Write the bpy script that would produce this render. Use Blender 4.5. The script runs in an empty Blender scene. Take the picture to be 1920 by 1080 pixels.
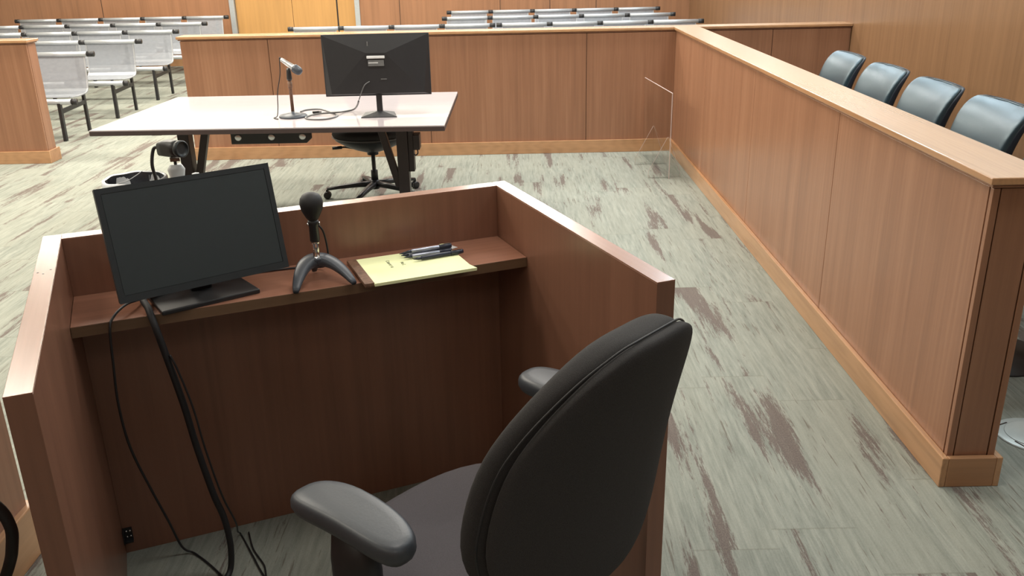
import bpy, bmesh, math, random
from mathutils import Vector, Matrix
random.seed(7)
S = bpy.context.scene
C = S.collection
PI = math.pi

# ---------------------------------------------------------------- camera
cam_d = bpy.data.cameras.new('camera'); cam = bpy.data.objects.new('camera', cam_d); C.objects.link(cam)
CAM_H, PITCH, YAW, ROLL = 1.6232, .365, -.0006, -.0204
cam_d.sensor_width = 36; cam_d.lens = 1674.5 / 1920 * 36; cam_d.clip_start = .05; cam_d.clip_end = 100
fw = Vector((math.sin(YAW)*math.cos(PITCH), math.cos(YAW)*math.cos(PITCH), -math.sin(PITCH)))
rt = Vector((math.cos(YAW), -math.sin(YAW), 0)); up = rt.cross(fw)
r2 = rt*math.cos(ROLL) + up*math.sin(ROLL); u2 = -rt*math.sin(ROLL) + up*math.cos(ROLL)
cam.matrix_world = Matrix(((r2.x, u2.x, -fw.x, 0), (r2.y, u2.y, -fw.y, 0), (r2.z, u2.z, -fw.z, CAM_H), (0, 0, 0, 1)))
S.camera = cam
# ---------------------------------------------------------------- world, exposure
w = bpy.data.worlds.new('world'); S.world = w; w.use_nodes = True
w.node_tree.nodes['Background'].inputs[0].default_value = (.75, .8, .9, 1)
w.node_tree.nodes['Background'].inputs[1].default_value = .3
S.view_settings.view_transform = 'Standard'; S.view_settings.look = 'None'
S.view_settings.exposure = 0.0; S.view_settings.gamma = 1.0; S.view_settings.use_curve_mapping = False
CEIL = 3.1
# ---------------------------------------------------------------- ceiling lamps (x, y, watts, colour)
LAMPS = []
for yy, pw in ((-1.2, 13), (2.0, 22), (4.6, 54), (7.2, 66), (9.8, 64), (12.4, 60)):
    for xx in (-5.2, -2.6, 0.1, 1.9):
        k = 1.5 if xx < -2 else (1.0 if xx < 1 else .66)
        col = (1.0, .93, .80) if xx < -2 else ((1.0, .96, .89) if xx < 1 else (.80, .93, 1.0))
        LAMPS.append((xx, yy, pw*k, col))
for i, (x, y, p, col) in enumerate(LAMPS):
    ld = bpy.data.lights.new('troffer_lamp', 'AREA'); ld.shape = 'RECTANGLE'; ld.size = 1.15; ld.size_y = .55
    ld.energy = p; ld.color = col
    lo = bpy.data.objects.new('troffer_lamp', ld); lo.location = (x, y, CEIL - .035); C.objects.link(lo)

# ================================================================ materials
def new_mat(name):
    m = bpy.data.materials.new(name); m.use_nodes = True
    n = m.node_tree; return m, n.nodes, n.links, n.nodes['Principled BSDF']
def plain(name, col, rough=.5, metal=0, noise=.06, nscale=40, spec=.5, bump=0, coat=0):
    m, N, L, b = new_mat(name)
    tc = N.new('ShaderNodeTexCoord'); nz = N.new('ShaderNodeTexNoise'); nz.inputs['Scale'].default_value = nscale
    nz.inputs['Detail'].default_value = 4
    L.new(tc.outputs['Object'], nz.inputs['Vector'])
    cr = N.new('ShaderNodeValToRGB')
    cr.color_ramp.elements[0].color = tuple(c*(1-noise) for c in col) + (1,)
    cr.color_ramp.elements[1].color = tuple(min(1, c*(1+noise)) for c in col) + (1,)
    cr.color_ramp.elements[0].position = .3; cr.color_ramp.elements[1].position = .7
    L.new(nz.outputs['Fac'], cr.inputs[0]); L.new(cr.outputs[0], b.inputs['Base Color'])
    b.inputs['Roughness'].default_value = rough; b.inputs['Metallic'].default_value = metal
    b.inputs['Specular IOR Level'].default_value = spec
    if coat: b.inputs['Coat Weight'].default_value = coat
    if bump:
        bp = N.new('ShaderNodeBump'); bp.inputs['Strength'].default_value = bump; bp.inputs['Distance'].default_value = .002
        L.new(nz.outputs['Fac'], bp.inputs['Height']); L.new(bp.outputs[0], b.inputs['Normal'])
    return m
def wood(name, c1, c2, c3, axis='z', rough=.32, fine=55, coat=.0, cathedral=0, spec=.5):
    """straight-grained veneer: grain runs along axis"""
    m, N, L, b = new_mat(name)
    tc = N.new('ShaderNodeTexCoord')
    def mp(sc_across, sc_along):
        mm = N.new('ShaderNodeMapping')
        s = [sc_across]*3; s['xyz'.index(axis)] = sc_along
        mm.inputs['Scale'].default_value = s; L.new(tc.outputs['Object'], mm.inputs['Vector']); return mm
    n1 = N.new('ShaderNodeTexNoise'); n1.inputs['Scale'].default_value = 1; n1.inputs['Detail'].default_value = 5
    n1.inputs['Roughness'].default_value = .6; n1.inputs['Distortion'].default_value = .15
    L.new(mp(fine, 1.3).outputs[0], n1.inputs['Vector'])
    n2 = N.new('ShaderNodeTexNoise'); n2.inputs['Scale'].default_value = 1; n2.inputs['Detail'].default_value = 3
    n2.inputs['Distortion'].default_value = .6
    L.new(mp(9, .35).outputs[0], n2.inputs['Vector'])
    mx = N.new('ShaderNodeMix'); mx.data_type = 'FLOAT'; mx.inputs[0].default_value = .5
    L.new(n1.outputs['Fac'], mx.inputs[2]); L.new(n2.outputs['Fac'], mx.inputs[3])
    src = mx.outputs[0]
    if cathedral:
        wv = N.new('ShaderNodeTexWave'); wv.inputs['Scale'].default_value = 6; wv.inputs['Distortion'].default_value = 9
        wv.inputs['Detail'].default_value = 3; wv.inputs['Detail Scale'].default_value = .8
        L.new(mp(3.2, .45).outputs[0], wv.inputs['Vector'])
        m2 = N.new('ShaderNodeMix'); m2.data_type = 'FLOAT'; m2.inputs[0].default_value = cathedral
        L.new(src, m2.inputs[2]); L.new(wv.outputs['Fac'], m2.inputs[3]); src = m2.outputs[0]
    cr = N.new('ShaderNodeValToRGB'); e = cr.color_ramp.elements
    e[0].position = .32; e[0].color = c1 + (1,); e[1].position = .68; e[1].color = c3 + (1,)
    k = e.new(.5); k.color = c2 + (1,)
    L.new(src, cr.inputs[0]); L.new(cr.outputs[0], b.inputs['Base Color'])
    b.inputs['Roughness'].default_value = rough; b.inputs['Specular IOR Level'].default_value = spec
    b.inputs['Coat Weight'].default_value = coat; b.inputs['Coat Roughness'].default_value = .18
    return m
def shade(c, k): return tuple(x*k for x in c)
CH = (.285, .137, .077)      # cherry veneer of the rails
M = {}
M['veneer'] = wood('cherry_veneer', shade(CH, .80), CH, shade((.305, .156, .090), 1.14), 'z', .30)
M['veneer_x'] = wood('cherry_veneer_cross', shade(CH, .84), CH, shade(CH, 1.15), 'x', .30)
OAK = (.43, .235, .117)
M['oak_x'] = wood('light_oak_along_x', shade(OAK, .78), OAK, shade(OAK, 1.14), 'x', .22, 40, .3, .10)
M['oak_y'] = wood('light_oak_along_y', shade(OAK, .78), OAK, shade(OAK, 1.14), 'y', .22, 40, .3, .10)
M['oak_end'] = wood('light_oak_end', shade((.38, .20, .10), .8), (.38, .20, .10), shade((.38, .20, .10), 1.1), 'x', .35, 40)
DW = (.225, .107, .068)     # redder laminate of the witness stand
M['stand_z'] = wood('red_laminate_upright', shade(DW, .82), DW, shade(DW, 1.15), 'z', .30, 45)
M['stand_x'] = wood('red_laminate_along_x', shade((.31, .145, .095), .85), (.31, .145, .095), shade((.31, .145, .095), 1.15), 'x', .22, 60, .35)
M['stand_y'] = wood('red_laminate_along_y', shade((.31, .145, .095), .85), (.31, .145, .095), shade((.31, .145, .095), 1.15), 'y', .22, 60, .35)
M['stand_edge'] = wood('brown_edge_band', (.13, .075, .04), (.155, .09, .05), (.18, .11, .06), 'x', .4, 60)
M['wall_wood'] = wood('wall_veneer', shade((.235, .125, .062), .82), (.235, .125, .062), shade((.235, .125, .062), 1.13), 'z', .27, 38)
M['wall_back_wood'] = wood('back_wall_veneer', shade((.32, .155, .08), .78), (.32, .155, .08), shade((.32, .155, .08), 1.15), 'z', .35, 30)
M['door_wood'] = wood('golden_door_veneer', shade((.48, .26, .09), .85), (.48, .26, .09), shade((.48, .26, .09), 1.1), 'z', .35, 30)
M['groove'] = plain('dark_groove', (.035, .018, .012), .7)
M['black'] = plain('black_plastic', (.016, .016, .018), .42)
M['black_soft'] = plain('soft_black_rubber', (.014, .014, .016), .6)
M['brown_metal'] = plain('dark_bronze_metal', (.035, .026, .026), .42, .3)
M['screen'] = plain('dark_glass_screen', (.028, .037, .041), .40, 0, .03)
M['bezel'] = plain('charcoal_bezel', (.020, .025, .029), .42)
M['stand_paint'] = plain('dark_slate_paint', (.045, .052, .066), .42, 0, .06, 200)
M['arm_grey'] = plain('grey_armrest_plastic', (.046, .052, .062), .42, 0, .05, 200, .5, .1)
M['fabric'] = plain('charcoal_fabric', (.045, .043, .043), .9, 0, .3, 900, .2, .5)
M['fabric_seat'] = plain('grey_seat_fabric', (.085, .077, .084), .92, 0, .2, 900, .2, .5)
M['leather'] = plain('black_leather', (.030, .052, .066), .33, 0, .12, 300, .9, .15)
M['leather'].node_tree.nodes['Principled BSDF'].inputs['Specular Tint'].default_value = (.74, .90, 1, 1)  # blue of the cool lamp highlights is put into the leather's tint
M['leather_edge'] = plain('black_leather_edge', (.016, .022, .034), .45, 0, .1, 300)
M['silver'] = plain('brushed_silver', (.62, .63, .64), .28, .9, .05, 60)
M['tube'] = plain('pale_anodised_tube', (.48, .50, .53), .33, .4, .03, 30)
M['rim'] = plain('seat_rim_metal', (.40, .41, .43), .4, .3)
M['chrome'] = plain('chrome', (.75, .75, .75), .14, 1, .03)
M['nickel'] = plain('nickel_frame', (.50, .53, .55), .35, .5, .04)
M['white_lam'] = plain('white_laminate', (.52, .47, .485), .12, 0, .02, 8)
M['desk_edge'] = plain('dark_desk_edge', (.055, .036, .034), .45)
M['white_plastic'] = plain('white_plastic', (.62, .64, .64), .35, 0, .02)
M['bag_white'] = plain('white_bag_plastic', (.52, .54, .57), .3, 0, .08, 30, .5, .3)
M['bag_black'] = plain('black_bin_liner', (.03, .032, .04), .22, 0, .3, 30, .6, .8)
M['yellow'] = plain('yellow_legal_paper', (.90, .93, .54), .75, 0, .03, 15)
M['binding'] = plain('brown_pad_board', (.17, .09, .055), .6, 0, .3, 120)
M['ink'] = plain('pencil_ink', (.30, .32, .20), .8)
M['label_grey'] = plain('grey_label', (.12, .12, .12), .4)
M['sticker'] = plain('white_sticker', (.62, .62, .62), .5)
M['ceiling'] = plain('ceiling_white', (.82, .82, .81), .9, 0, .03, 12)
M['paint'] = plain('cream_paint', (.74, .71, .66), .85, 0, .03, 6)
M['pen_barrel'] = plain('silver_pen_barrel', (.40, .42, .50), .25, .6)
M['pen_cap'] = plain('dark_blue_pen_cap', (.02, .024, .045), .3)
M['plate'] = plain('pale_floor_plate', (.55, .60, .58), .35, .2, .04, 20)
M['diffuser'] = plain('lamp_diffuser', (.9, .9, .88), .5)
# clear acrylic
m, N, L, b = new_mat('clear_acrylic'); b.inputs['Base Color'].default_value = (.97, .98, .98, 1)
b.inputs['Transmission Weight'].default_value = 1; b.inputs['Roughness'].default_value = .02; b.inputs['IOR'].default_value = 1.15
M['acrylic'] = m
m, N, L, b = new_mat('polished_acrylic_edge'); b.inputs['Base Color'].default_value = (.62, .50, .46, 1)
b.inputs['Roughness'].default_value = .3; b.inputs['Alpha'].default_value = .75
nz = N.new('ShaderNodeTexNoise'); nz.inputs['Scale'].default_value = 6; L.new(nz.outputs['Fac'], b.inputs['Roughness'])
M['acrylic_edge'] = m
# perforated metal of the gallery seats
m, N, L, b = new_mat('perforated_white_metal')
b.inputs['Base Color'].default_value = (.36, .38, .42, 1); b.inputs['Roughness'].default_value = .3; b.inputs['Metallic'].default_value = .2
nz = N.new('ShaderNodeTexNoise'); nz.inputs['Scale'].default_value = 12
mr = N.new('ShaderNodeMapRange'); mr.inputs[3].default_value = .55; mr.inputs[4].default_value = .78
L.new(nz.outputs['Fac'], mr.inputs[0]); L.new(mr.outputs[0], b.inputs['Alpha'])
M['perf'] = m
# carpet: planks along Y, brown streaks
m, N, L, b = new_mat('streaked_carpet')
def math_n(op, a=None, b_=None, c=None):
    n = N.new('ShaderNodeMath'); n.operation = op
    for i, v in enumerate((a, b_, c)):
        if v is None: continue
        if isinstance(v, (int, float)): n.inputs[i].default_value = v
        else: L.new(v, n.inputs[i])
    return n.outputs[0]
def comb(x, y, z):
    n = N.new('ShaderNodeCombineXYZ')
    for i, v in enumerate((x, y, z)):
        if isinstance(v, (int, float)): n.inputs[i].default_value = v
        else: L.new(v, n.inputs[i])
    return n.outputs[0]
def noise(vec, detail=4, rough=.6, dist=0):
    n = N.new('ShaderNodeTexNoise'); n.inputs['Scale'].default_value = 1; n.inputs['Detail'].default_value = detail
    n.inputs['Roughness'].default_value = rough; n.inputs['Distortion'].default_value = dist; L.new(vec, n.inputs['Vector']); return n.outputs['Fac']
def ramp(v, stops):
    n = N.new('ShaderNodeValToRGB'); e = n.color_ramp.elements
    e[0].position, e[0].color = stops[0][0], stops[0][1] + (1,); e[1].position, e[1].color = stops[-1][0], stops[-1][1] + (1,)
    for p, c in stops[1:-1]: k = e.new(p); k.color = c + (1,)
    L.new(v, n.inputs[0]); return n.outputs[0]
def smooth(v, a, c):
    n = N.new('ShaderNodeMapRange'); n.interpolation_type = 'SMOOTHSTEP'; n.inputs[1].default_value = a; n.inputs[2].default_value = c
    L.new(v, n.inputs[0]); return n.outputs[0]
def mixc(f, a, b_):
    n = N.new('ShaderNodeMix'); n.data_type = 'RGBA'; L.new(f, n.inputs[0])
    for i, v in ((6, a), (7, b_)):
        if isinstance(v, tuple): n.inputs[i].default_value = v + (1,)
        else: L.new(v, n.inputs[i])
    return n.outputs[2]
tc = N.new('ShaderNodeTexCoord'); sp = N.new('ShaderNodeSeparateXYZ'); L.new(tc.outputs['Object'], sp.inputs[0])
X, Y = sp.outputs[0], sp.outputs[1]
pw = .25; col_i = math_n('FLOOR', math_n('DIVIDE', X, pw))
wn = N.new('ShaderNodeTexWhiteNoise'); wn.noise_dimensions = '1D'; L.new(col_i, wn.inputs['W'])
yo = math_n('ADD', Y, math_n('MULTIPLY', wn.outputs['Value'], 1.0))
row_i = math_n('FLOOR', yo)
wn2 = N.new('ShaderNodeTexWhiteNoise'); wn2.noise_dimensions = '2D'; L.new(comb(col_i, row_i, 0), wn2.inputs['Vector'])
pid = wn2.outputs['Value']
fx = math_n('FRACT', math_n('DIVIDE', X, pw)); fy = math_n('FRACT', yo)
base_n = noise(comb(math_n('MULTIPLY', X, 62), math_n('MULTIPLY', Y, 4.2), math_n('MULTIPLY', pid, 17)), 6, .7)
base = ramp(base_n, [(.28, (.170, .184, .158)), (.5, (.250, .264, .230)), (.72, (.335, .344, .297))])
tone = noise(comb(math_n('MULTIPLY', X, 5), math_n('MULTIPLY', Y, .9), math_n('MULTIPLY', pid, 9)), 2)
base = mixc(math_n('MULTIPLY', smooth(tone, .4, .66), .45), base, (.285, .29, .245))
speck = noise(comb(math_n('MULTIPLY', X, 260), math_n('MULTIPLY', Y, 130), 0), 2, .8)
# long ragged brown streaks running with the planks, cut at plank joints
sn = noise(comb(math_n('ADD', math_n('MULTIPLY', X, 9), math_n('MULTIPLY', pid, 40)), math_n('MULTIPLY', Y, .85), math_n('MULTIPLY', pid, 13)), 2, .5)
sf = noise(comb(math_n('MULTIPLY', X, 70), math_n('MULTIPLY', Y, 4.0), 3.3), 5, .75)
sg = noise(comb(math_n('MULTIPLY', X, 170), math_n('MULTIPLY', Y, 22), 7.3), 3, .8)
sv = math_n('ADD', sn, math_n('ADD', math_n('MULTIPLY', math_n('SUBTRACT', sf, .5), .36), math_n('MULTIPLY', math_n('SUBTRACT', sg, .5), .24)))
st = smooth(sv, .580, .650)
streak_c = ramp(speck, [(.3, (.085, .058, .052)), (.7, (.155, .115, .105))])
colr = mixc(math_n('MULTIPLY', st, .80), base, streak_c)
# thin dashes
dn = noise(comb(math_n('MULTIPLY', X, 95), math_n('MULTIPLY', Y, 4.5), 9.1), 3, .6)
dm = noise(comb(math_n('MULTIPLY', X, 4), math_n('MULTIPLY', Y, 1.2), 2.2), 2)
dash = math_n('MULTIPLY', smooth(dn, .60, .67), smooth(dm, .42, .54))
colr = mixc(math_n('MULTIPLY', dash, .7), colr, (.13, .11, .09))
# seams between planks
e1 = math_n('LESS_THAN', math_n('MULTIPLY', fy, math_n('SUBTRACT', 1, fy)), .0035)
colr = mixc(math_n('MULTIPLY', e1, .25), colr, (.14, .13, .10))
sc = math_n('ADD', .82, math_n('MULTIPLY', speck, .36))
hs = N.new('ShaderNodeHueSaturation'); L.new(sc, hs.inputs['Value']); L.new(colr, hs.inputs['Color'])
L.new(hs.outputs[0], b.inputs['Base Color'])
b.inputs['Roughness'].default_value = .92; b.inputs['Specular IOR Level'].default_value = .15
bp = N.new('ShaderNodeBump'); bp.inputs['Strength'].default_value = .35; bp.inputs['Distance'].default_value = .003
L.new(speck, bp.inputs['Height']); L.new(bp.outputs[0], b.inputs['Normal'])
M['carpet'] = m

# ================================================================ mesh helpers
class MB:
    def __init__(s): s.v = []; s.f = []; s.sm = []
    def _add(s, vs, fs, smooth=False):
        o = len(s.v); s.v += [tuple(v) for v in vs]
        for f in fs: s.f.append(tuple(o+i for i in f)); s.sm.append(smooth)
    def box(s, a, b, rot=None, org=None):
        (x0, y0, z0), (x1, y1, z1) = a, b
        x0, x1 = min(x0, x1), max(x0, x1); y0, y1 = min(y0, y1), max(y0, y1); z0, z1 = min(z0, z1), max(z0, z1)
        vs = [Vector(p) for p in ((x0,y0,z0),(x1,y0,z0),(x1,y1,z0),(x0,y1,z0),(x0,y0,z1),(x1,y0,z1),(x1,y1,z1),(x0,y1,z1))]
        if rot is not None:
            o = Vector(org or (0,0,0)); vs = [rot @ (v-o) + o for v in vs]
        s._add(vs, [(0,3,2,1),(4,5,6,7),(0,1,5,4),(1,2,6,5),(2,3,7,6),(3,0,4,7)]); return s
    def bar(s, p, q, w, h, upv=(0,0,1)):
        """rectangular bar from p to q, width w across, h along upv"""
        p, q = Vector(p), Vector(q); d = (q-p).normalized(); u = Vector(upv)
        a = d.cross(u)
        if a.length < 1e-4: a = d.cross(Vector((0,1,0)))
        a.normalize(); u = a.cross(d).normalized()
        vs = []
        for c in (p, q):
            for i, j in ((-1,-1),(1,-1),(1,1),(-1,1)): vs.append(c + a*i*w/2 + u*j*h/2)
        s._add(vs, [(0,3,2,1),(4,5,6,7),(0,1,5,4),(1,2,6,5),(2,3,7,6),(3,0,4,7)]); return s
    def prism(s, pts, axis, a, b):
        """polygon pts (2D) extruded along axis from a to b; 2D = remaining axes in order"""
        def P(u, v, w): 
            l = [u, v]; l.insert('xyz'.index(axis), w); return tuple(l)
        n = len(pts); vs = [P(u, v, a) for u, v in pts] + [P(u, v, b) for u, v in pts]
        fs = [tuple(range(n))[::-1], tuple(range(n, 2*n))] + [(i, (i+1) % n, n+(i+1) % n, n+i) for i in range(n)]
        s._add(vs, fs); return s
    def rings(s, rs, cap=True, smooth=True, closed=True):
        n = len(rs[0]); vs = [v for r in rs for v in r]; fs = []
        for k in range(len(rs)-1):
            for i in range(n if closed else n-1):
                j = (i+1) % n; fs.append((k*n+i, k*n+j, (k+1)*n+j, (k+1)*n+i))
        if cap: fs.append(tuple(range(n))[::-1]); fs.append(tuple((len(rs)-1)*n+i for i in range(n)))
        s._add(vs, fs, smooth); return s
    def lathe(s, prof, c=(0,0,0), axis=(0,0,1), n=24):
        """prof: (r, h) from bottom to top"""
        ax = Vector(axis).normalized(); t = Vector((1,0,0)) if abs(ax.x) < .9 else Vector((0,1,0))
        a = ax.cross(t).normalized(); b_ = ax.cross(a); c = Vector(c)
        rs = [[c + ax*h + (a*math.cos(2*PI*i/n) + b_*math.sin(2*PI*i/n))*max(r, 1e-4) for i in range(n)] for r, h in prof]
        return s.rings(rs)
    def tube(s, pts, r, n=10, sm=True, sub=6):
        pts = [Vector(p) for p in pts]
        if sm and len(pts) > 2:
            out = []
            P = [pts[0]] + pts + [pts[-1]]
            for i in range(1, len(P)-2):
                for k in range(sub):
                    t = k/sub; a, b_, c, d = P[i-1], P[i], P[i+1], P[i+2]
                    out.append(.5*((2*b_) + (c-a)*t + (2*a-5*b_+4*c-d)*t*t + (3*b_-a-3*c+d)*t**3))
            out.append(pts[-1]); pts = out
        rs = []; d0 = (pts[1]-pts[0]).normalized(); a = d0.orthogonal().normalized()
        for i, p in enumerate(pts):
            d = (pts[min(i+1, len(pts)-1)] - pts[max(i-1, 0)]).normalized()
            a = (a - d*a.dot(d)).normalized(); b_ = d.cross(a)
            rr = r[i*(len(r)-1)//max(1, len(pts)-1)] if isinstance(r, (list, tuple)) else r
            rs.append([p + (a*math.cos(2*PI*k/n) + b_*math.sin(2*PI*k/n))*rr for k in range(n)])
        return s.rings(rs)
    def build(s, name, mat, parent=None, bevel=0, seg=2, subsurf=0, loc=None):
        me = bpy.data.meshes.new(name); me.from_pydata(s.v, [], s.f); me.update()
        bm = bmesh.new(); bm.from_mesh(me); bmesh.ops.recalc_face_normals(bm, faces=bm.faces); bm.to_mesh(me); bm.free()
        me.polygons.foreach_set('use_smooth', s.sm)
        me.materials.append(M[mat] if isinstance(mat, str) else mat)
        o = bpy.data.objects.new(name, me); C.objects.link(o)
        if parent is not None: o.parent = parent
        if loc: o.location = loc
        if bevel:
            md = o.modifiers.new('bevel', 'BEVEL'); md.width = bevel; md.segments = seg; md.limit_method = 'ANGLE'; md.angle_limit = math.radians(40)
            md.harden_normals = False
        if subsurf:
            md = o.modifiers.new('sub', 'SUBSURF'); md.levels = subsurf; md.render_levels = subsurf
        return o
def box(name, a, b, mat, parent=None, bevel=0, **k): return MB().box(a, b).build(name, mat, parent, bevel, **k)
def tag(o, label, cat, group=None):
    o['label'] = label; o['category'] = cat
    if group: o['group'] = group
    return o
def thing(name, label, cat, loc=(0,0,0), rz=0, group=None):
    o = bpy.data.objects.new(name, None); o.empty_display_size = .1; C.objects.link(o)
    o.location = loc; o.rotation_euler = (0, 0, rz); return tag(o, label, cat, group)
def structure(name, a, b, mat, parent=None, bevel=0):
    o = box(name, a, b, mat, parent, bevel); o['kind'] = 'structure'; return o
def copy_thing(root, loc, rz=None, label=None):
    c = root.copy(); C.objects.link(c); c.location = loc
    if rz is not None: c.rotation_euler = (0, 0, rz)
    if label: c['label'] = label
    def rec(o, p):
        for ch in list(o.children):
            if ch.name in made: continue
            d = ch.copy(); C.objects.link(d); d.parent = p; made.add(d.name); rec(ch, d)
    made = set(); rec(root, c)
    return c
def superell(hw, ht, cx, cy, n=28, e=3.0):
    out = []
    for i in range(n):
        t = 2*PI*i/n; c, s_ = math.cos(t), math.sin(t)
        out.append((cx + hw*math.copysign(abs(c)**(2/e), c), cy + ht*math.copysign(abs(s_)**(2/e), s_)))
    return out

# ================================================================ the setting
XR, YB, XL, YF = 2.78, 14.13, -8.6, -3.0
structure('floor', (XL, YF, -.05), (XR, YB, 0), 'carpet')
structure('ceiling', (XL, YF, CEIL), (XR, YB, CEIL+.05), 'ceiling')
WH0 = 1.36
structure('wall_right', (XR, YF, WH0), (XR+.12, YB+.12, CEIL), 'paint')
structure('trim_3', (XR-.02, YF, 0), (XR, YB, WH0-.012), 'wall_wood')
structure('trim_1', (XR-.028, YF, WH0-.012), (XR, YB, WH0), 'oak_y', None, .002)
structure('wall_left', (XL-.12, YF, 0), (XL, YB+.12, CEIL), 'paint')
structure('wall_front', (XL-.12, YF-.12, 0), (XR+.12, YF, CEIL), 'wall_back_wood')
DX0, DX1 = -4.18, -2.22
wb = MB(); wb.box((XL, YB, 0), (DX0, YB+.12, CEIL)).box((DX1, YB, 0), (XR, YB+.12, CEIL)).box((DX0, YB, 2.16), (DX1, YB+.12, CEIL))
o = wb.build('wall_back', 'paint'); o['kind'] = 'structure'
wt_ = MB().box((XL, YB-.006, 0), (DX0, YB, WH0)).box((DX1, YB-.006, 0), (XR-.02, YB, WH0)).build('trim_4', 'wall_back_wood'); wt_['kind'] = 'structure'

g = MB()
for x in (-7.9, -6.1, -1.62, -.1, .65, 1.35): g.box((x-.004, YB-.009, .1), (x+.004, YB-.006, WH0))
o = g.build('trim_2', 'groove'); o['kind'] = 'structure'
structure('baseboard_back', (DX1+.0, YB-.018, 0), (XR, YB, .1), 'oak_x')
structure('baseboard_left', (XL, YB-.018, 0), (DX0, YB, .1), 'oak_x')
structure('baseboard_right', (XR-.018, 7.56, 0), (XR, YB-.02, .1), 'oak_y')
# door in the back wall: frame, two leaves and a side panel
dr = bpy.data.objects.new('door_1', None); C.objects.link(dr); dr['kind'] = 'structure'; dr.location = (DX0, YB, 0)
W_ = DX1-DX0
fr = MB().box((0, -.03, 0), (.075, .14, 2.16)).box((W_-.075, -.03, 0), (W_, .14, 2.16)).box((.075, -.03, 2.09), (W_-.075, .14, 2.16))
fr.build('door_frame', 'nickel', dr, .004)
for a, b in ((.08, .93), (.936, 1.60)):
    lf = box('door_leaf', (a, .03, .01), (b, .075, 2.085), 'door_wood', dr, .003)
MB().box((1.622, .03, .01), (W_-.08, .075, 2.085)).build('side_panel', 'door_wood', dr, .003)
MB().box((1.60, .045, .01), (1.622, .075, 2.085)).build('gap_shade', 'black', dr)  # black strip put in for the shade of the gap beside the side panel
for x in (.86, 1.0): MB().tube([(x, .03, 1.0), (x, -.02, 1.0), (x, -.02, 1.25), (x, .03, 1.25)], .009, sm=False).build('door_handle', 'silver', dr)
for z in (.25, 1.05, 1.85): box('hinge', (1.595, .018, z), (1.615, .03, z+.11), 'nickel', dr)
# troffers on the ceiling
for i, (x, y, p, col) in enumerate(LAMPS):
    t = thing('ceiling_light', 'rectangular recessed fluorescent panel in the white ceiling', 'ceiling light', (x, y, CEIL), 0, 'ceiling light panels')
    f = MB()
    for a, b in (((-.61,-.31,-.03),(-.58,.31,0)), ((.58,-.31,-.03),(.61,.31,0)), ((-.58,-.31,-.03),(.58,-.28,0)), ((-.58,.28,-.03),(.58,.31,0))): f.box(a, b)
    f.build('frame', 'white_plastic', t); box('diffuser', (-.58, -.28, -.015), (.58, .28, -.003), 'diffuser', t)

# ================================================================ jury rail
JX, JY0, PY = 1.353, 2.425, 7.41
HT = .965   # underside of the cap zone
t = thing('jury_box_rail', 'long cherry-veneered jury box rail wall with a pale oak cap, running away on the right', 'rail wall', (JX, JY0, 0))
JT = .150; LEN = PY - JY0 - .001
seams = [0.022, 1.23, 2.54, 3.80, LEN]
for a, b in zip(seams[:-1], seams[1:]):
    box('panel', (0, a+.002, .10), (.018, b-.002, HT), 'veneer', t, .0015)
box('inner_panel', (JT-.018, .022, .10), (JT, LEN, HT), 'veneer', t)
box('core', (.006, .014, .0), (JT-.006, LEN, HT-.004), 'groove', t)
box('corner_post', (0, 0, .10), (.020, .018, HT), 'veneer', t, .0015)
box('corner_post', (JT-.020, 0, .10), (JT, .018, HT), 'veneer', t, .0015)
box('end_panel', (.024, .002, .10), (JT-.024, .018, HT), 'veneer', t, .001)
bb = MB().box((-.02, -.02, 0), (.0, LEN-.022, .104)); bb.build('baseboard', 'oak_y', t, .003)
MB().box((JT, -.02, 0), (JT+.02, LEN-.001, .104)).build('baseboard', 'oak_y', t, .003)
MB().box((-.0, -.02, 0), (JT, 0, .104)).build('baseboard', 'oak_end', t, .003)
box('cap_moulding', (-.010, -.010, HT+.004), (JT+.010, LEN, HT+.012), 'veneer', t, .002)
box('cap', (-.020, -.020, HT+.014), (JT+.030, LEN+.16, HT+.035), 'oak_y', t, .003)

# ================================================================ partition across the room
def partition(name, label, x0, x1, seam_x, left_end=False, right_end=False, caps=None):
    T = .150
    t = thing(name, label, 'partition', (x0, PY, 0)); Wd = x1-x0
    xs = [0] + [s_-x0 for s_ in seam_x] + [Wd]
    for a, b in zip(xs[:-1], xs[1:]):
        box('panel', (a+.002, 0, .10), (b-.002, .018, HT), 'veneer', t, .0015)
        box('rear_panel', (a+.002, T-.018, .10), (b-.002, T, HT), 'veneer', t)
    box('core', (.006, .008, 0), (Wd-.006, T-.008, HT-.003), 'groove', t)
    for e, c in ((left_end, 0), (right_end, Wd)):
        if e: 
            k = -1 if c else 1
            box('end_panel', (c, .02, .10), (c+.016*k, T-.02, HT), 'veneer', t, .001)
    la = -.02 if left_end else 0; rb = Wd+.02 if right_end else Wd
    if caps is None: caps = [(la, rb)]
    for a, b in caps:
        box('baseboard', (a, -.02, 0), (b, 0, .104), 'oak_x', t, .003)
    box('baseboard', (la, T, 0), (rb, T+.02, .104), 'oak_x', t, .003)
    if left_end: box('baseboard', (-.02, 0, 0), (0, T, .104), 'oak_end', t, .003)
    if right_end: box('baseboard', (Wd, 0, 0), (Wd+.02, T, .104), 'oak_end', t, .003)
    box('cap_moulding', (la/2, -.010, HT+.004), ((rb+Wd)/2, T+.01, HT+.012), 'veneer', t, .002)
    return t, T, la, rb
t, T, la, rb = partition('courtroom_partition', 'cherry-panelled partition across the room with oak cap, behind the white desk', -2.63, XR-.022,
    [-1.926, -.65, .637, 1.353+.13, 2.131], left_end=True, caps=[(-.02, JX+2.63-.001), (JX+2.63+JT+.021, XR+2.63-.022)])
L1 = JX+2.63
box('cap', (la, -.022, HT+.014), (L1-.021, T+.022, HT+.035), 'oak_x', t, .003)
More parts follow.
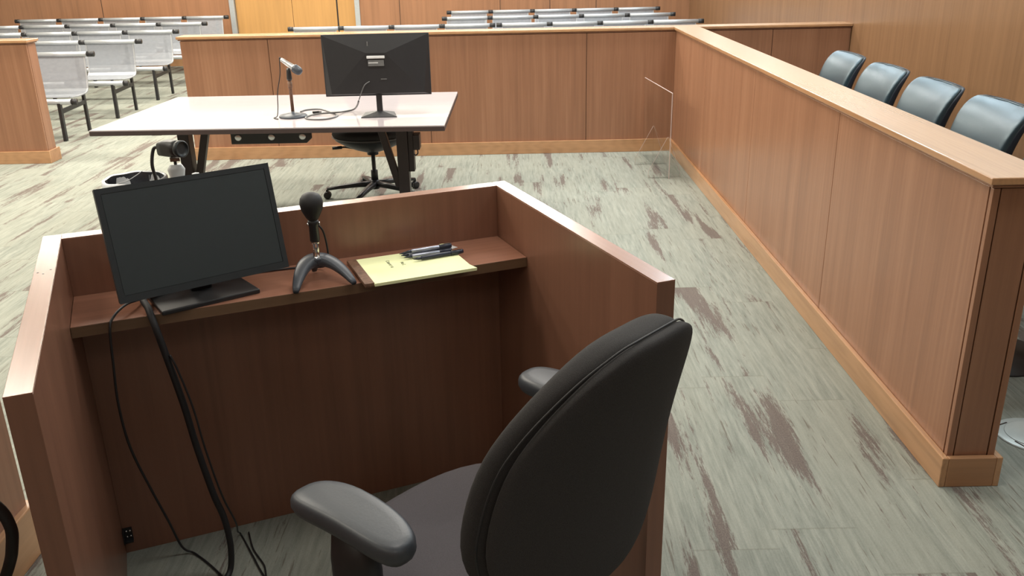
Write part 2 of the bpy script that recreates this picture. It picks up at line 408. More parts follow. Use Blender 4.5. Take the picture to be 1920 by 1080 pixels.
box('cap', (L1+JT+.031, -.022, HT+.014), (rb, T+.022, HT+.035), 'oak_x', t, .003)
t, T, la, rb = partition('courtroom_partition', 'cherry-panelled partition end with oak cap at the far left edge, before the benches', -6.9, -3.86,
    [-5.2], right_end=True)
box('cap', (la, -.022, HT+.014), (rb, T+.022, HT+.035), 'oak_x', t, .003)

# ================================================================ clerk enclosure wall at far left foreground
t = thing('bench_enclosure', 'cherry-panelled enclosure wall with tall oak baseboard at the lower left edge, outside the witness stand', 'rail wall', (-1.405, -1.6, 0))
Ln = 2.20+1.6
box('panel', (-.10, 0, .15), (0, Ln-.02, 1.04), 'veneer', t, .002)
box('baseboard', (-.12, 0, 0), (.02, Ln, .16), 'oak_y', t, .004)
box('cap', (-.13, 0, 1.04), (.02, Ln, 1.065), 'oak_y', t, .003)

# ================================================================ witness stand
WO = (-.0417, 2.6037, 0); WA = .3891
WW, WD, WH, WT = 1.182, .914, .957, .0446
t = thing('witness_stand', 'red-brown laminate witness stand, open at the back, with an inner shelf', 'witness stand', WO, WA)
EB = .003
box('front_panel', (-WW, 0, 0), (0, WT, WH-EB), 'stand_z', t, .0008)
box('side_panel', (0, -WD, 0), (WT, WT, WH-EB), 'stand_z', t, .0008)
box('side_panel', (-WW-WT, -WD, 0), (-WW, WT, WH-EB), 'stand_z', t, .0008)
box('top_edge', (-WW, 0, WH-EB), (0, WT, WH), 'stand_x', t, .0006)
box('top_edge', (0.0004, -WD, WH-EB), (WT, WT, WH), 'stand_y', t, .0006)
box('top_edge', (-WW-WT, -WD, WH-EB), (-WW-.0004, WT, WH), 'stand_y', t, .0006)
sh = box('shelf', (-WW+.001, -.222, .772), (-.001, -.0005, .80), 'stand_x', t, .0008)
box('edge_band', (-WW+.001, -.2232, .772), (-.001, -.2222, .799), 'stand_edge', sh)
for x, k in ((-WW, 1), (0, -1)):
    bk = MB().box((x+.003*k, -.022, .045), (x+.026*k, -.001, .049)).box((x+.001*k, -.026, .045), (x+.004*k, -.001, .085)).box((x+.004*k, -.004, .045), (x+.026*k, -.001, .085))
    bk = bk.build('angle_bracket', 'black', t)
    for dx, dz in ((.010, .056), (.020, .056), (.010, .074), (.020, .074)):
        MB().lathe([(.0032, 0), (.0032, .0015), (.001, .002)], (x+dx*k, -.004, dz), (0, -1, 0), 10).build('screw', 'chrome', bk)
for i, (dx, dy) in enumerate(((-.036, -.262), (-.010, -.250), (-.024, -.275))):
    MB().lathe([(.0022, 0), (.0022, .0005)], (-WW+dx+.0, dy, WH), n=10).build('screw_hole', 'groove', t)
def wit(i, j, z):
    c, s_ = math.cos(WA), math.sin(WA); return (WO[0]+c*i-s_*j, WO[1]+s_*i+c*j, z)

# ---------------------------------------------------------------- monitor on the stand's shelf
mc = wit(-.868, -.140, .80)
t = thing('monitor', 'black flat monitor seen from the front, screen off, on the witness stand shelf', 'monitor', mc, .624)
mw, mh, tilt = .42, .272, .244
base = MB(); base.prism([(-.128, -.075), (.120, -.075), (.112, .065), (-.125, .065)], 'z', 0, .012)
base.build('stand_base', 'black', t, .003)
MB().bar((0, .030, .01), (0, .005, .20), .055, .022, (0, 1, 0)).build('stand_neck', 'black', t, .004)
hd = bpy.data.objects.new('x', None)
R_ = Matrix.Rotation(-tilt, 4, 'X')
hc = Vector((-.008, -.046, .187))
def mon_part(name, a, b, mat, parent, bev=0):
    o = MB().box(a, b).build(name, mat, parent, bev); return o
hou = MB().box((-mw/2, 0, -mh/2), (mw/2, .016, mh/2)).box((-.14, .016, -.10), (.14, .040, .09))
hou = hou.build('housing', 'bezel', t, .003); hou.location = hc; hou.rotation_euler = (-tilt, 0, 0)
sc_ = box('screen', (-mw/2+.014, -.0012, -mh/2+.018), (mw/2-.014, .001, mh/2-.014), 'screen', hou)
fb = MB().box((-mw/2, -.0022, -mh/2), (mw/2, 0, -mh/2+.017)).box((-mw/2, -.0022, mh/2-.013), (mw/2, 0, mh/2)).box((-mw/2, -.0022, -mh/2+.017), (-mw/2+.013, 0, mh/2-.013)).box((mw/2-.013, -.0022, -mh/2+.017), (mw/2, 0, mh/2-.013))
fb.build('bezel', 'bezel', hou)
bpy.data.objects.remove(hd)
# ---------------------------------------------------------------- cables in the stand
K = lambda pts: [wit(*p) for p in pts]
tag(MB().tube(K([(-.93,-.075,.815),(-1.009,-.15,.825),(-1.004,-.212,.812),(-.995,-.243,.774),(-.982,-.245,.693),(-.961,-.245,.554),(-.948,-.245,.434),(-.926,-.245,.283),(-.909,-.24,.199),(-.903,-.235,.107),(-.912,-.235,.03),(-.935,-.27,.012),(-.96,-.36,.011)]), .0085, 10)
    .build('cable', 'black_soft'), 'thick black cable bundle hanging from the monitor over the shelf edge to the floor', 'cable')
tag(MB().tube(K([(-1.0,-.09,.806),(-1.02,-.12,.809),(-1.055,-.18,.821),(-1.085,-.225,.81),(-1.096,-.245,.786),(-1.103,-.24,.7),(-1.111,-.22,.576),(-1.106,-.18,.43),(-1.078,-.13,.263),(-1.053,-.1,.141),(-1.03,-.08,.03),(-1.0,-.09,.005),(-.96,-.17,.004),(-.93,-.25,.004)]), .0032, 8)
    .build('cable', 'black'), 'thin black cable arcing left of the monitor and drooping down the stand\'s inner wall', 'cable')
tag(MB().tube(K([(-.974,-.252,.70),(-.962,-.256,.66),(-.941,-.258,.55),(-.928,-.262,.43),(-.906,-.258,.283),(-.88,-.2,.15),(-.875,-.10,.05),(-.866,-.05,.004),(-.85,-.149,.004),(-.83,-.273,.004),(-.80,-.36,.004)]), .0026, 8)
    .build('cable', 'black'), 'thin black wire splitting off the thick bundle and trailing on the carpet', 'cable')
tag(MB().tube(K([(-.843,-.05,.004),(-.841,-.139,.004),(-.823,-.226,.004),(-.823,-.30,.004),(-.79,-.37,.004)]), .0024, 8)
    .build('cable', 'black'), 'short black wire end lying on the carpet inside the witness stand', 'cable')
# thick hose over the enclosure wall at far left
hz = thing('cable', 'thick black looped cable with grey plug at the lower left edge of the photo', 'cable', (-1.386, 1.40, 0))
MB().tube([(-.05, 0, 1.078), (.04, .0, 1.078), (.13, .01, .95), (.20, .04, .80), (.28, .08, .68), (.345, .11, .61), (.362, .12, .55), (.34, .14, .48), (.31, .16, .42), (.25, .17, .30), (.20, .17, .12), (.19, .15, .03), (.19, .05, .014)], .012, 10).build('cord', 'black_soft', hz)
MB().lathe([(.010, 0), (.016, .004), (.016, .05), (.011, .055)], (.262, .073, .705), (.7, .38, -.6), 16).build('plug', 'silver', hz)

# ---------------------------------------------------------------- microphone on the shelf
mp_ = wit(-.576, -.150, .80)
t = thing('microphone', 'black foam-topped microphone on a two-legged black desk stand on the witness stand shelf', 'microphone', mp_, WA)
def arch_leg(sx):
    rs = []
    for k in range(15):
        u = k/14
        x = sx*(.002 + .074*u**.72); y = .012 - .098*u**1.45; z = .052 - .044*u**1.9
        hw = .017*(1-u)**.7+.0075; hh = .012*(1-u)+.0055
        d = Vector((sx*.074*.72*(u+.02)**-.28, -.098*1.45*(u+.02)**.45, 0)).normalized(); a = Vector((-d.y, d.x, 0)).normalized()
        rs.append([Vector((x, y, z)) + a*(px) + Vector((0, 0, pz)) for px, pz in superell(hw, hh, 0, 0, 12, 3)])
    return MB().rings(rs)
arch_leg(1).build('leg', 'stand_paint', t); arch_leg(-1).build('leg', 'stand_paint', t)
rs = []
for k in range(8):
    u = k/7; rs.append([Vector((px, .010+.050*u, .048-.040*u**2+pz)) for px, pz in superell(.017*(1-u)+.007, .009*(1-u)+.0055, 0, 0, 12, 3)])
MB().rings(rs).build('leg', 'stand_paint', t)
MB().rings([[Vector((x, y, z)) for x, y in superell(hx, hy, 0, cy, 20, 2.4)] for hx, hy, cy, z in ((.024,.018,.010,.036),(.026,.020,.010,.045),(.022,.018,.006,.054),(.015,.014,0,.060),(.011,.011,0,.063))]).build('base', 'stand_paint', t)
MB().lathe([(.011,.058),(.012,.061),(.0085,.064),(.0085,.10),(.011,.102),(.011,.112)], n=20).build('stem', 'chrome', t)
MB().lathe([(.012,.108),(.013,.112),(.0125,.15),(.014,.153),(.015,.162),(.0115,.168)], n=20).build('clip', 'black', t)
for sx in (-1, 1): MB().lathe([(.004, 0), (.004, .003)], (sx*.0135, -.004, .157), (sx, -.3, 0), 10).build('clip_screw', 'chrome', t)
MB().lathe([(.010,.150),(.0125,.165),(.013,.18)], n=20).build('body', 'black', t)
MB().lathe([(.010,.168),(.015,.170),(.0195,.178),(.0245,.188),(.0285,.197),(.0302,.208),(.0302,.215),(.028,.225),(.022,.234),(.012,.239),(.003,.2405)], n=28).build('foam_windscreen', 'black_soft', t)
MB().tube([(.012,.012,.150),(.026,.016,.128),(.034,.024,.085),(.036,.034,.05),(.030,.050,.02),(.01,.085,.006),(-.06,.115,.004),(-.20,.122,.004)], .0026, 8).build('cord', 'black', t)

# ---------------------------------------------------------------- legal pad and pens
t = thing('legal_pad', 'yellow legal pad with pencilled writing and brown binding board on the witness stand shelf', 'notepad', wit(-.320, -.170, .80), WA)
box('backing_board', (-.158, -.098, 0), (.142, .112, .003), 'binding', t, .0006)
pg = MB()
for k in range(5):
    j = random.uniform(-.0012, .0012)
    pg.prism([(-.134+j, -.106), (.150+j, -.104), (.146, -.090+j), (.141+j, -.070), (.139, .1045), (-.134, .1055)], 'z', .0032+k*.0016, .0032+k*.0016+.0015)
pg.build('paper', 'yellow', t)
box('binding_strip', (-.160, -.1005, .003), (-.134, .1095, .0125), 'binding', t, .0015)
zt = .01135
def stroke(wr, pts): wr.tube([(x, y, zt) for x, y in pts], .0007, 5, sub=3)
# handwriting runs down from the binding side: two short scribbled words
def word(x0, y0, letters, s_=.007):
    y = y0; wr = MB(); first = None
    for L_ in letters:
        stroke(wr, [(x0 + b_*s_, y - a*s_) for a, b_ in L_]); y -= s_*1.1
    wr.build('handwriting', 'ink', t)
CURL = {'C': [(.9,.8),(.5,1),(.1,.6),(.1,.2),(.5,0),(.9,.2)], 'a': [(.8,.6),(.4,.7),(.1,.4),(.3,0),(.7,.2),(.8,.6),(.9,0)],
        'm': [(.05,0),(.1,.6),(.3,.6),(.35,0),(.5,.6),(.65,.6),(.7,0)], 'e': [(.1,.35),(.8,.4),(.6,.7),(.2,.6),(.1,.2),(.5,0),(.9,.15)],
        'r': [(.2,0),(.25,.6),(.5,.65),(.7,.5)], 't': [(.4,1.1),(.35,.2),(.6,0),(.8,.1)], 'M': [(.05,0),(.15,1),(.45,.3),(.75,1),(.9,0)]}
word(-.062, .058, [CURL[c] for c in 'Camera'], .0095)
word(-.028, .030, [CURL[c] for c in 'Mat'], .009)
pz = .80 + .0115
def pen(i, j, rz, dz, lab, cap='pen_cap', body='pen_barrel', ln=.142):
    t = thing('pen', lab, 'pen', wit(i, j, pz + .0068 + dz), WA + rz, 'pens on the legal pad')
    MB().lathe([(.0045, 0), (.0060, .003), (.0060, .088), (.0052, .09)], (-ln/2+.02, 0, 0), (1, 0, 0), 14).build('barrel', body, t)
    MB().lathe([(.0008, -.002), (.0040, .012), (.0048, .022)], (-ln/2, 0, 0), (1, 0, 0), 12).build('tip', 'pen_cap', t)
    MB().lathe([(.0068, 0), (.0068, .03), (.0060, .037), (.003, .038)], (ln/2-.04, 0, 0), (1, 0, 0), 14).build('pen_cap', cap, t)
    MB().bar((ln/2-.038, 0, .0080), (ln/2-.004, 0, .0080), .0025, .0014).build('clip', 'chrome', t)
pen(-.262, -.088, .02, 0, 'silver-barrelled pen at the back of the pen bundle')
pen(-.262, -.1055, .015, 0, 'second pen from the back in the bundle, dark cap at its right end')
pen(-.258, -.123, .03, 0, 'third pen from the back in the bundle, silver barrel showing')
pen(-.256, -.1140, .02, .0115, 'pen lying on top of the pen bundle')
pen(-.236, -.148, .06, 0, 'black capped pen in front of the bundle with a shiny clip, nearest the seat', body='pen_cap', ln=.150)
tg = MB().prism([(-.014, -.016), (.017, -.012), (.012, .017), (-.010, .013)], 'z', 0, .0008).build('paper_tag', 'sticker')
tg.location = wit(-.180, -.080, pz+.0006); tg.rotation_euler = (0, 0, WA+.2); tag(tg, 'small pale paper tag beside the pen caps on the yellow pad', 'paper')

# ---------------------------------------------------------------- small camera clamped to the front wall
t = thing('webcam', 'small black camera on a white clamp bracket behind the witness stand monitor', 'camera', wit(-.885, .022, WH), WA)
cl = MB().box((-.024, -.030, 0), (.024, .030, .006)).box((-.024, -.0305, -.045), (.024, -.0250, .006)).box((-.024, .0250, -.045), (.024, .0305, .006))
cl.build('clamp', 'white_plastic', t, .0015)
MB().rings([[Vector((x, y, z)) for x, y in superell(hx, hy, 0, 0, 16, 4)] for hx, hy, z in ((.024,.018,.004),(.022,.016,.05),(.018,.014,.120),(.022,.013,.142),(.015,.010,.154))]).build('bracket', 'white_plastic', t)
MB().lathe([(.006, 0), (.006, .012), (.013, .013), (.014, .022), (.012, .030), (.003, .032)], (.025, 0, .112), (1, -.1, .12), 18).build('clamp_knob', 'white_plastic', t)
MB().tube([(0, 0, .150), (0, 0, .170)], .004, 10, sm=False).build('mount_screw', 'black', t)
box('mount_plate', (-.012, -.012, .164), (.012, .012, .172), 'binding', t, .001)
rz_ = Matrix.Rotation(.55, 3, 'Z')
hb = bpy.data.objects.new('camera_body', None)
bpy.data.objects.remove(hb)
d = Vector((.62, -.78, .03)).normalized()
cb = MB(); a = Vector((-d.y, d.x, 0)).normalized(); uv = a.cross(d) * -1
if uv.z < 0: uv = -uv
c0 = Vector((-.003, .004, .196))
cb.rings([[c0 + d*s_ + a*px + uv*pz_ for px, pz_ in superell(hx, hz_, 0, oz, 24, e)] for s_, hx, hz_, oz, e in
    ((-.040,.013,.012,-.002,4),(-.037,.018,.018,-.002,4),(-.019,.019,.021,0,3.6),(.0,.020,.022,0,3),(.012,.0215,.0215,0,2.2),(.030,.021,.021,0,2))])
cb.build('camera_body', 'black', t)
ln = MB().lathe([(.021, .026), (.022, .029), (.022, .038), (.018, .040), (.0175, .036), (.011, .035), (.001, .036)], c0, d, 28).build('lens', 'bezel', t)
MB().tube([c0 - d*.044, c0 - d*.060 + Vector((-.006, 0, -.004)), c0 - d*.060 + Vector((-.016, -.004, -.045)), c0 - d*.055 + Vector((-.016, -.006, -.10)), Vector((-.075, .036, .03)), Vector((-.074, .056, -.05)), Vector((-.074, .058, -.2))], .0045, 8).build('cord', 'black', t)

# ================================================================ witness swivel chair
def bend_pillow(mb, prof, n=30, e=2.6, curve=0.5):
    """prof rows: z, half width, y centre, half thickness"""
    rs = []
    for z, hw, y, th in prof:
        ring = []
        for px, py in superell(hw, th, 0, 0, n, e): ring.append(Vector((px, y + py + curve*px*px, z)))
        rs.append(ring)
    return mb.rings(rs)
WC = (-.058, 1.508, 0); WCR = .835
t = thing('swivel_chair', 'charcoal upholstered swivel chair with grey armrests, its back towards us, in the witness stand', 'chair', WC, WCR)
# seat pan, faces +y
st_ = []
def seat_ring(z, k, dy=0):
    ring = []
    for i in range(40):
        a = 2*PI*i/40; c, s_ = math.cos(a), math.sin(a)
        hx = .272*k; hy = .265*k
        e = 2.7 if s_ < 0 else 2.35
        ring.append(Vector((hx*math.copysign(abs(c)**(2/e), c), dy + .035 + hy*math.copysign(abs(s_)**(2/e), s_), z - (.03*max(0, s_)**3))))
    return ring
MB().rings([seat_ring(.435,.86), seat_ring(.442,.95), seat_ring(.465,1.0), seat_ring(.490,1.0), seat_ring(.507,.96), seat_ring(.519,.86), seat_ring(.524,.6), seat_ring(.524,.3)]).build('seat', 'fabric_seat', t)
MB().rings([seat_ring(.395,.75), seat_ring(.405,.86), seat_ring(.430,.93), seat_ring(.440,.9)]).build('seat_shell', 'black', t)
# backrest in three stations of height
BP = []
def back_prof(s0, th0, sc=1.0, oy=0):
    rows = []
    data = []
    for z, hw in ((.545,.06),(.555,.110),(.575,.165),(.61,.218),(.66,.245),(.72,.259),(.78,.258),(.84,.252),(.89,.241),(.93,.222),(.965,.199),(1.0,.169),(1.028,.138),(1.048,.104),(1.060,.076),(1.065,.045)):
        dz = z-.55; data.append((z, hw, -.240-.032*dz-.349*dz*dz))
    for i, (z, hw, y) in enumerate(data):
        k = min(1, .35 + .65*math.sin(min(1, (i)/(2.2))*PI/2), .35+.65*math.sin(min(1, (len(data)-1-i)/2.6)*PI/2))
        rows.append((z, hw*sc, y+oy, th0*k))
    return rows
bend_pillow(MB(), back_prof(0, .043, 1, .006), 44, 2.6, .9).build('backrest', 'fabric', t, subsurf=1)
bend_pillow(MB(), back_prof(0, .020, .962, -.034), 44, 3.2, .9).build('back_shell', 'fabric', t, subsurf=1)
pr = back_prof(0, .03); side = [(hw, y, z) for z, hw, y, th in pr]
pts = [(hw*.985, y - .024 + .9*hw*hw, z) for hw, y, z in side[2:]] + [(-hw*.985, y - .024 + .9*hw*hw, z) for hw, y, z in side[::-1][:-2]]
MB().tube(pts, .0020, 8).build('piping', 'black_soft', t)
MB().bar((0, -.255, .57), (0, -.250, .42), .07, .018, (0, 1, 0)).bar((0, -.262, .425), (0, -.05, .40), .07, .018).build('back_support', 'black', t, .004)
def arm(sx):
    x = sx*.306 + .004
    # pad outline: slightly waisted, rounded ends
    L_ = .292; rings = []
    prof = []
    nn = 40
    def outline(k):
        pts = []
        for i in range(nn):
            a = 2*PI*i/nn; c, s_ = math.cos(a), math.sin(a)
            yy = L_/2*math.copysign(abs(s_)**(2/3.0), s_); u = yy/(L_/2)
            hw = .051 + .005*u
            xx = hw*math.copysign(abs(c)**(2/3.0), c) - sx*.012*(1-u*u) + sx*.006
            pts.append((xx*k + 0, yy*(1-(1-k)*.35)))
        return pts
    for z, k in ((-.030, .72), (-.024, .90), (-.012, 1.0), (.0, .99), (.006, .95), (.010, .88), (.0122, .78), (.0132, .5)):
        rings.append([Vector((x+px, .03+py,   .712 + z - .010*(py/.13)**2*(1 if py > 0 else .3))) for px, py in outline(k)])
    pad = MB().rings(rings).build('arm_pad', 'arm_grey', t)
    MB().rings([[Vector((x+px, .035+py, z)) for px, py in superell(hx, hy, 0, 0, 18, 3)] for hx, hy, z in ((.020,.034,.40),(.021,.036,.50),(.030,.054,.55),(.030,.054,.61),(.024,.044,.686))]).build('arm_post', 'black', t)
    MB().tube([(x, .035, .42), (x, .035, .395), (sx*.24, .02, .388), (sx*.1, 0, .395)], .016, 10).build('arm_bracket', 'black', t)
arm(1); arm(-1)
def star_base(t, R, z_hub, spokes=5, ph=.3, mat='black'):
    MB().lathe([(.028, .06), (.034, .075), (.034, .11), (.026, .125)], n=20).build('base_hub', mat, t)
    for k in range(spokes):
        a = ph + 2*PI*k/spokes; c, s_ = math.cos(a), math.sin(a)
        sp_ = MB(); rs = []
        for u, hw, hh, z in ((.02,.026,.020,.095),(.12,.022,.018,.092),(.24,.018,.014,.082),(R,.014,.010,.068)):
            rs.append([Vector((c*u - s_*px, s_*u + c*px, z+pz_)) for px, pz_ in superell(hw, hh, 0, 0, 12, 3)])
        o = sp_.rings(rs).build('base_spoke', mat, t)
        cs = MB()
        for q in (-1, 1): cs.lathe([(.018,0),(.026,.003),(.026,.016),(.018,.019)], (c*R - s_*q*.004 - (s_*.019 if q < 0 else 0)*0, s_*R + c*q*.004, .0265), (-s_*q, c*q, 0), 16)
        cs.box((c*R-.008, s_*R-.008, .03), (c*R+.008, s_*R+.008, .065))
        cs.build('caster', 'black', t)
MB().lathe([(.024, .12), (.024, .25), (.015, .255), (.015, .37), (.03, .372), (.05, .395), (.05, .405)], n=18).build('gas_column', 'black', t)
star_base(t, .30, .1)

# ================================================================ height-adjustable desk
t = thing('desk', 'large white-topped desk with dark edge and bronze legs in front of the partition', 'desk', (-1.34, 5.60, 0))
dx0, dx1, dy0, dy1 = -1.0, .985, -.60, .62
top = [(-1.028, -.568), (.978, -.622), (.990, .610), (-.935, .628)]
MB().prism(top, 'z', .6945, .70).build('desktop', 'white_lam', t)
MB().prism([(x*1.0015, y*1.0015) for x, y in top], 'z', .668, .6940).build('edge_band', 'desk_edge', t, .002)
for sx in (-.70, .665):
    MB().bar((sx, 0, .03), (sx, 0, .645), .07, .09, (0, 1, 0)).build('leg', 'brown_metal', t, .004)
    k = 1 if sx < 0 else -1
    MB().bar((sx+k*.035, 0, .20), (sx+k*.155, 0, .66), .045, .045, (0, 1, 0)).build('brace', 'brown_metal', t, .003)
    MB().bar((sx, -.36, .015), (sx, .20, .015), .07, .03).build('foot', 'brown_metal', t, .004)
    MB().bar((sx, -.45, .655), (sx, .45, .655), .06, .026).build('support_arm', 'brown_metal', t, .003)
box('crossbeam', (-.70, -.03, .625), (.665, .03, .660), 'brown_metal', t, .003)
ct = box('cable_tray', (-.33, -.27, .545), (.125, -.12, .667), 'black', t, .004)
for x in (-.285, -.085, .10):
    MB().lathe([(.020, 0), (.020, .003), (.015, .005)], (x, -.270, .585), (0, -1, 0), 20).build('outlet_cover', 'silver', ct)
box('control_box', (.735, -.04, .44), (.775, .06, .535), 'brown_metal', t, .003)
box('motor_housing', (.70, -.03, .30), (.735, .05, .62), 'brown_metal', t, .003)
MB().tube([(.755, 0, .44), (.757, 0, .41), (.74, 0, .40), (.725, 0, .42)], .004, 8).build('cord', 'black', t)

# ---------------------------------------------------------------- monitor on the desk (seen from behind)
t = thing('monitor', 'black wide monitor seen from behind, on the white desk', 'monitor', (-.765, 5.335, .70), .03)
hz_m = MB().prism([(-.31, .118), (.31, .118), (.31, .470), (-.31, .470)], 'y', -.004, .012)
ho = hz_m.build('housing', 'bezel', t, .002)
hb = MB(); 
O_ = [(-.305,-.004,.465),(.305,-.004,.465),(.305,-.004,.123),(-.305,-.004,.123)]
I_ = [(-.055,-.032,.365),(.055,-.032,.365),(.27,-.032,.135),(-.27,-.032,.135)]
hb._add(O_+I_, [(0,1,5),(0,5,4),(1,2,6),(1,6,5),(2,3,7,6),(3,0,7),(0,4,7),(4,5,6,7),(0,3,2,1)])
hb.build('rear_cover', 'black', ho)
box('handle_bar', (-.052, -.040, .334), (.052, -.032, .350), 'sticker', ho, .003)
lb = box('rating_label', (-.046, -.0375, .292), (.046, -.034, .326), 'label_grey', ho)
box('label_print', (-.044, -.0382, .308), (.012, -.0376, .313), 'sticker', lb)
box('port_label', (.022, -.0352, .214), (.056, -.0342, .220), 'label_grey', ho)
box('logo_mark', (-.048, -.021, .392), (-.041, -.013, .428), 'label_grey', ho)
box('screen', (-.302, .0121, .126), (.302, .0135, .464), 'screen', ho)
MB().bar((.0, .0, .008), (.0, .0, .20), .034, .020, (0, 1, 0)).build('stand_neck', 'black', t, .003)
MB().rings([[Vector(p) for p in ((-.105,-.075,0),(.105,-.075,0),(.075,.10,0),(-.10,.10,0))],
            [Vector(p) for p in ((-.105,-.075,.005),(.105,-.075,.005),(.075,.10,.005),(-.10,.10,.005))],
            [Vector(p) for p in ((-.018,-.012,.028),(.018,-.012,.028),(.018,.012,.028),(-.018,.012,.028))]], smooth=False).build('stand_base', 'black', t, .001)
MB().tube([(-.045, -.036, .205), (-.075, -.045, .185), (-.10, -.042, .135), (-.115, -.03, .10)], .0028, 8).build('cord', 'label_grey', t)

# ---------------------------------------------------------------- microphone on the desk
t = thing('microphone', 'silver handheld microphone tilted on a round-based black desk stand on the white desk', 'microphone', (-1.285, 5.345, .70), 0)
MB().lathe([(.082, 0), (.083, .006), (.078, .013), (.045, .020), (.014, .024), (.010, .034)], n=32).build('base', 'stand_paint', t)
MB().lathe([(.0095, .02), (.0095, .17), (.013, .172), (.013, .205), (.008, .208), (.008, .225)], n=18).build('pole', 'binding', t)
MB().lathe([(.014, .215), (.016, .225), (.013, .27), (.010, .285)], n=16).build('clip', 'black', t)
md = Vector((.80, -.25, -.50)).normalized()*.84; mo = Vector((-.040, .01, .335))
MB().lathe([(.009, 0), (.012, .004), (.0135, .04), (.017, .086), (.019, .09)], mo, md, 20).build('body', 'silver', t)
MB().lathe([(.019, .09), (.025, .094), (.0258, .104), (.026, .120), (.023, .134), (.015, .144), (.003, .147)], mo, md, 24).build('grille', 'stand_paint', t)
MB().tube([mo - md*.0, mo - md*.012, (-.052, 0, .25), (-.075, -.01, .15), (-.082, -.015, .06), (-.088, -.03, .012), (-.105, -.045, .004), (-.07, -.085, .004)], .0028, 8).build('cord', 'black', t)
tag(MB().tube([(-1.275, 5.50, .704), (-1.255, 5.560, .704), (-1.17, 5.58, .704), (-1.08, 5.45, .704), (-1.02, 5.33, .704), (-1.07, 5.225, .704), (-1.17, 5.235, .704), (-1.20, 5.31, .705), (-1.14, 5.38, .710), (-1.04, 5.40, .712), (-1.0, 5.47, .706), (-.95, 5.50, .712), (-.91, 5.40, .75), (-.885, 5.318, .79)], .0052, 8).build('cable', 'label_grey'), 'looped dark cable lying on the white desk between microphone and monitor', 'cable')
pl = thing('cable_plug', 'small black plug connector lying on the white desk beside the cable loop', 'plug', (-1.165, 5.42, .706), .3)
MB().bar((-.02, 0, .007), (.02, 0, .007), .022, .014).build('plug_body', 'black', pl, .003)
MB().tube([(.02, 0, .007), (.034, .0, .006)], .004, 8, sm=False).build('strain_relief', 'black', pl)
ppr = box('paper_sheet', (-.13, -.09, 0), (.13, .09, .001), 'sticker'); ppr.location = (-1.99, 5.33, .7003); ppr.rotation_euler = (0, 0, .02)
tag(ppr, 'blank white sheet of paper lying on the left of the white desk', 'paper')

# ---------------------------------------------------------------- task chair behind the desk
t = thing('task_chair', 'black swivel task chair tucked behind the white desk under its edge', 'chair', (-.945, 6.10, 0), PI + .05)
def dish(z, k, dz=0): return [Vector((.268*k*math.cos(a), .25*k*math.sin(a), z)) for a in [2*PI*i/36 for i in range(36)]]
MB().rings([dish(.435,.96), dish(.455,1), dish(.475,.98), dish(.488,.85), dish(.49,.4)]).build('seat', 'fabric', t)
MB().rings([dish(.325,.22), dish(.345,.45), dish(.375,.70), dish(.415,.93), dish(.438,.97)]).build('seat_shell', 'black', t)
MB().tube([(.267*math.cos(a), .25*math.sin(a), .438) for a in [2*PI*i/36 for i in range(37)]], .004, 6, sm=False).build('piping', 'label_grey', t)
bend_pillow(MB(), [(.56,.12,-.235,.016),(.575,.17,-.235,.026),(.62,.195,-.238,.03),(.70,.20,-.248,.03),(.78,.19,-.262,.03),(.84,.17,-.272,.026),(.862,.12,-.277,.014)], 28, 2.8, .9).build('backrest', 'fabric', t)
MB().bar((0, -.28, .66), (0, -.235, .39), .06, .016, (0, 1, 0)).bar((0, -.245, .392), (0, -.03, .37), .06, .016).build('back_support', 'black', t)
MB().lathe([(.024, .12), (.024, .19), (.014, .195), (.014, .30), (.038, .302), (.04, .325), (.05, .34)], n=18).build('gas_column', 'black', t)
MB().tube([(.05, 0, .345), (.13, -.01, .345), (.19, -.01, .355), (.235, -.01, .352)], .006, 8).tube([(.21, -.01, .354), (.275, -.01, .350)], .011, 8, sm=False).build('lever', 'black', t)
star_base(t, .335, .1, 5, .03)

# ================================================================ waste bin
t = thing('waste_bin', 'round waste bin with black liner under a white bag rim, behind the witness stand monitor', 'bin', (-2.285, 5.33, 0))
MB().lathe([(.135, 0), (.14, .004), (.175, .33), (.178, .345), (.172, .345), (.168, .33), (.13, .012), (.01, .01)], n=36).build('bin_body', 'bag_white', t)
def wob_ring(r, z, a=.006, ph=0): return [Vector(((r + a*.7*math.sin(5*q+ph) + a*.3*math.sin(11*q+ph*2))*math.cos(q), (r + a*.7*math.sin(5*q+ph))*math.sin(q), z + a*.8*math.sin(7*q+ph))) for q in [2*PI*i/48 for i in range(48)]]
MB().rings([wob_ring(.188, .27, .006), wob_ring(.190, .33, .004, 1), wob_ring(.188, .352, .003, 1), wob_ring(.178, .357, .003, 1), wob_ring(.168, .350, .003, 1)], cap=False).build('bag_rim', 'bag_white', t)
MB().rings([wob_ring(.168, .351, .003, 1), wob_ring(.162, .30, .010, 2), wob_ring(.15, .2, .014, 4), wob_ring(.12, .08, .012, 0), wob_ring(.03, .05, .004, 0)], cap=False).build('liner', 'bag_black', t)
MB().tube([(-.05, -.172, .355), (-.06, -.10, .345), (-.05, .0, .335), (-.03, .10, .345), (-.02, .172, .356)], .0022, 6).build('bag_tie', 'bag_white', t)

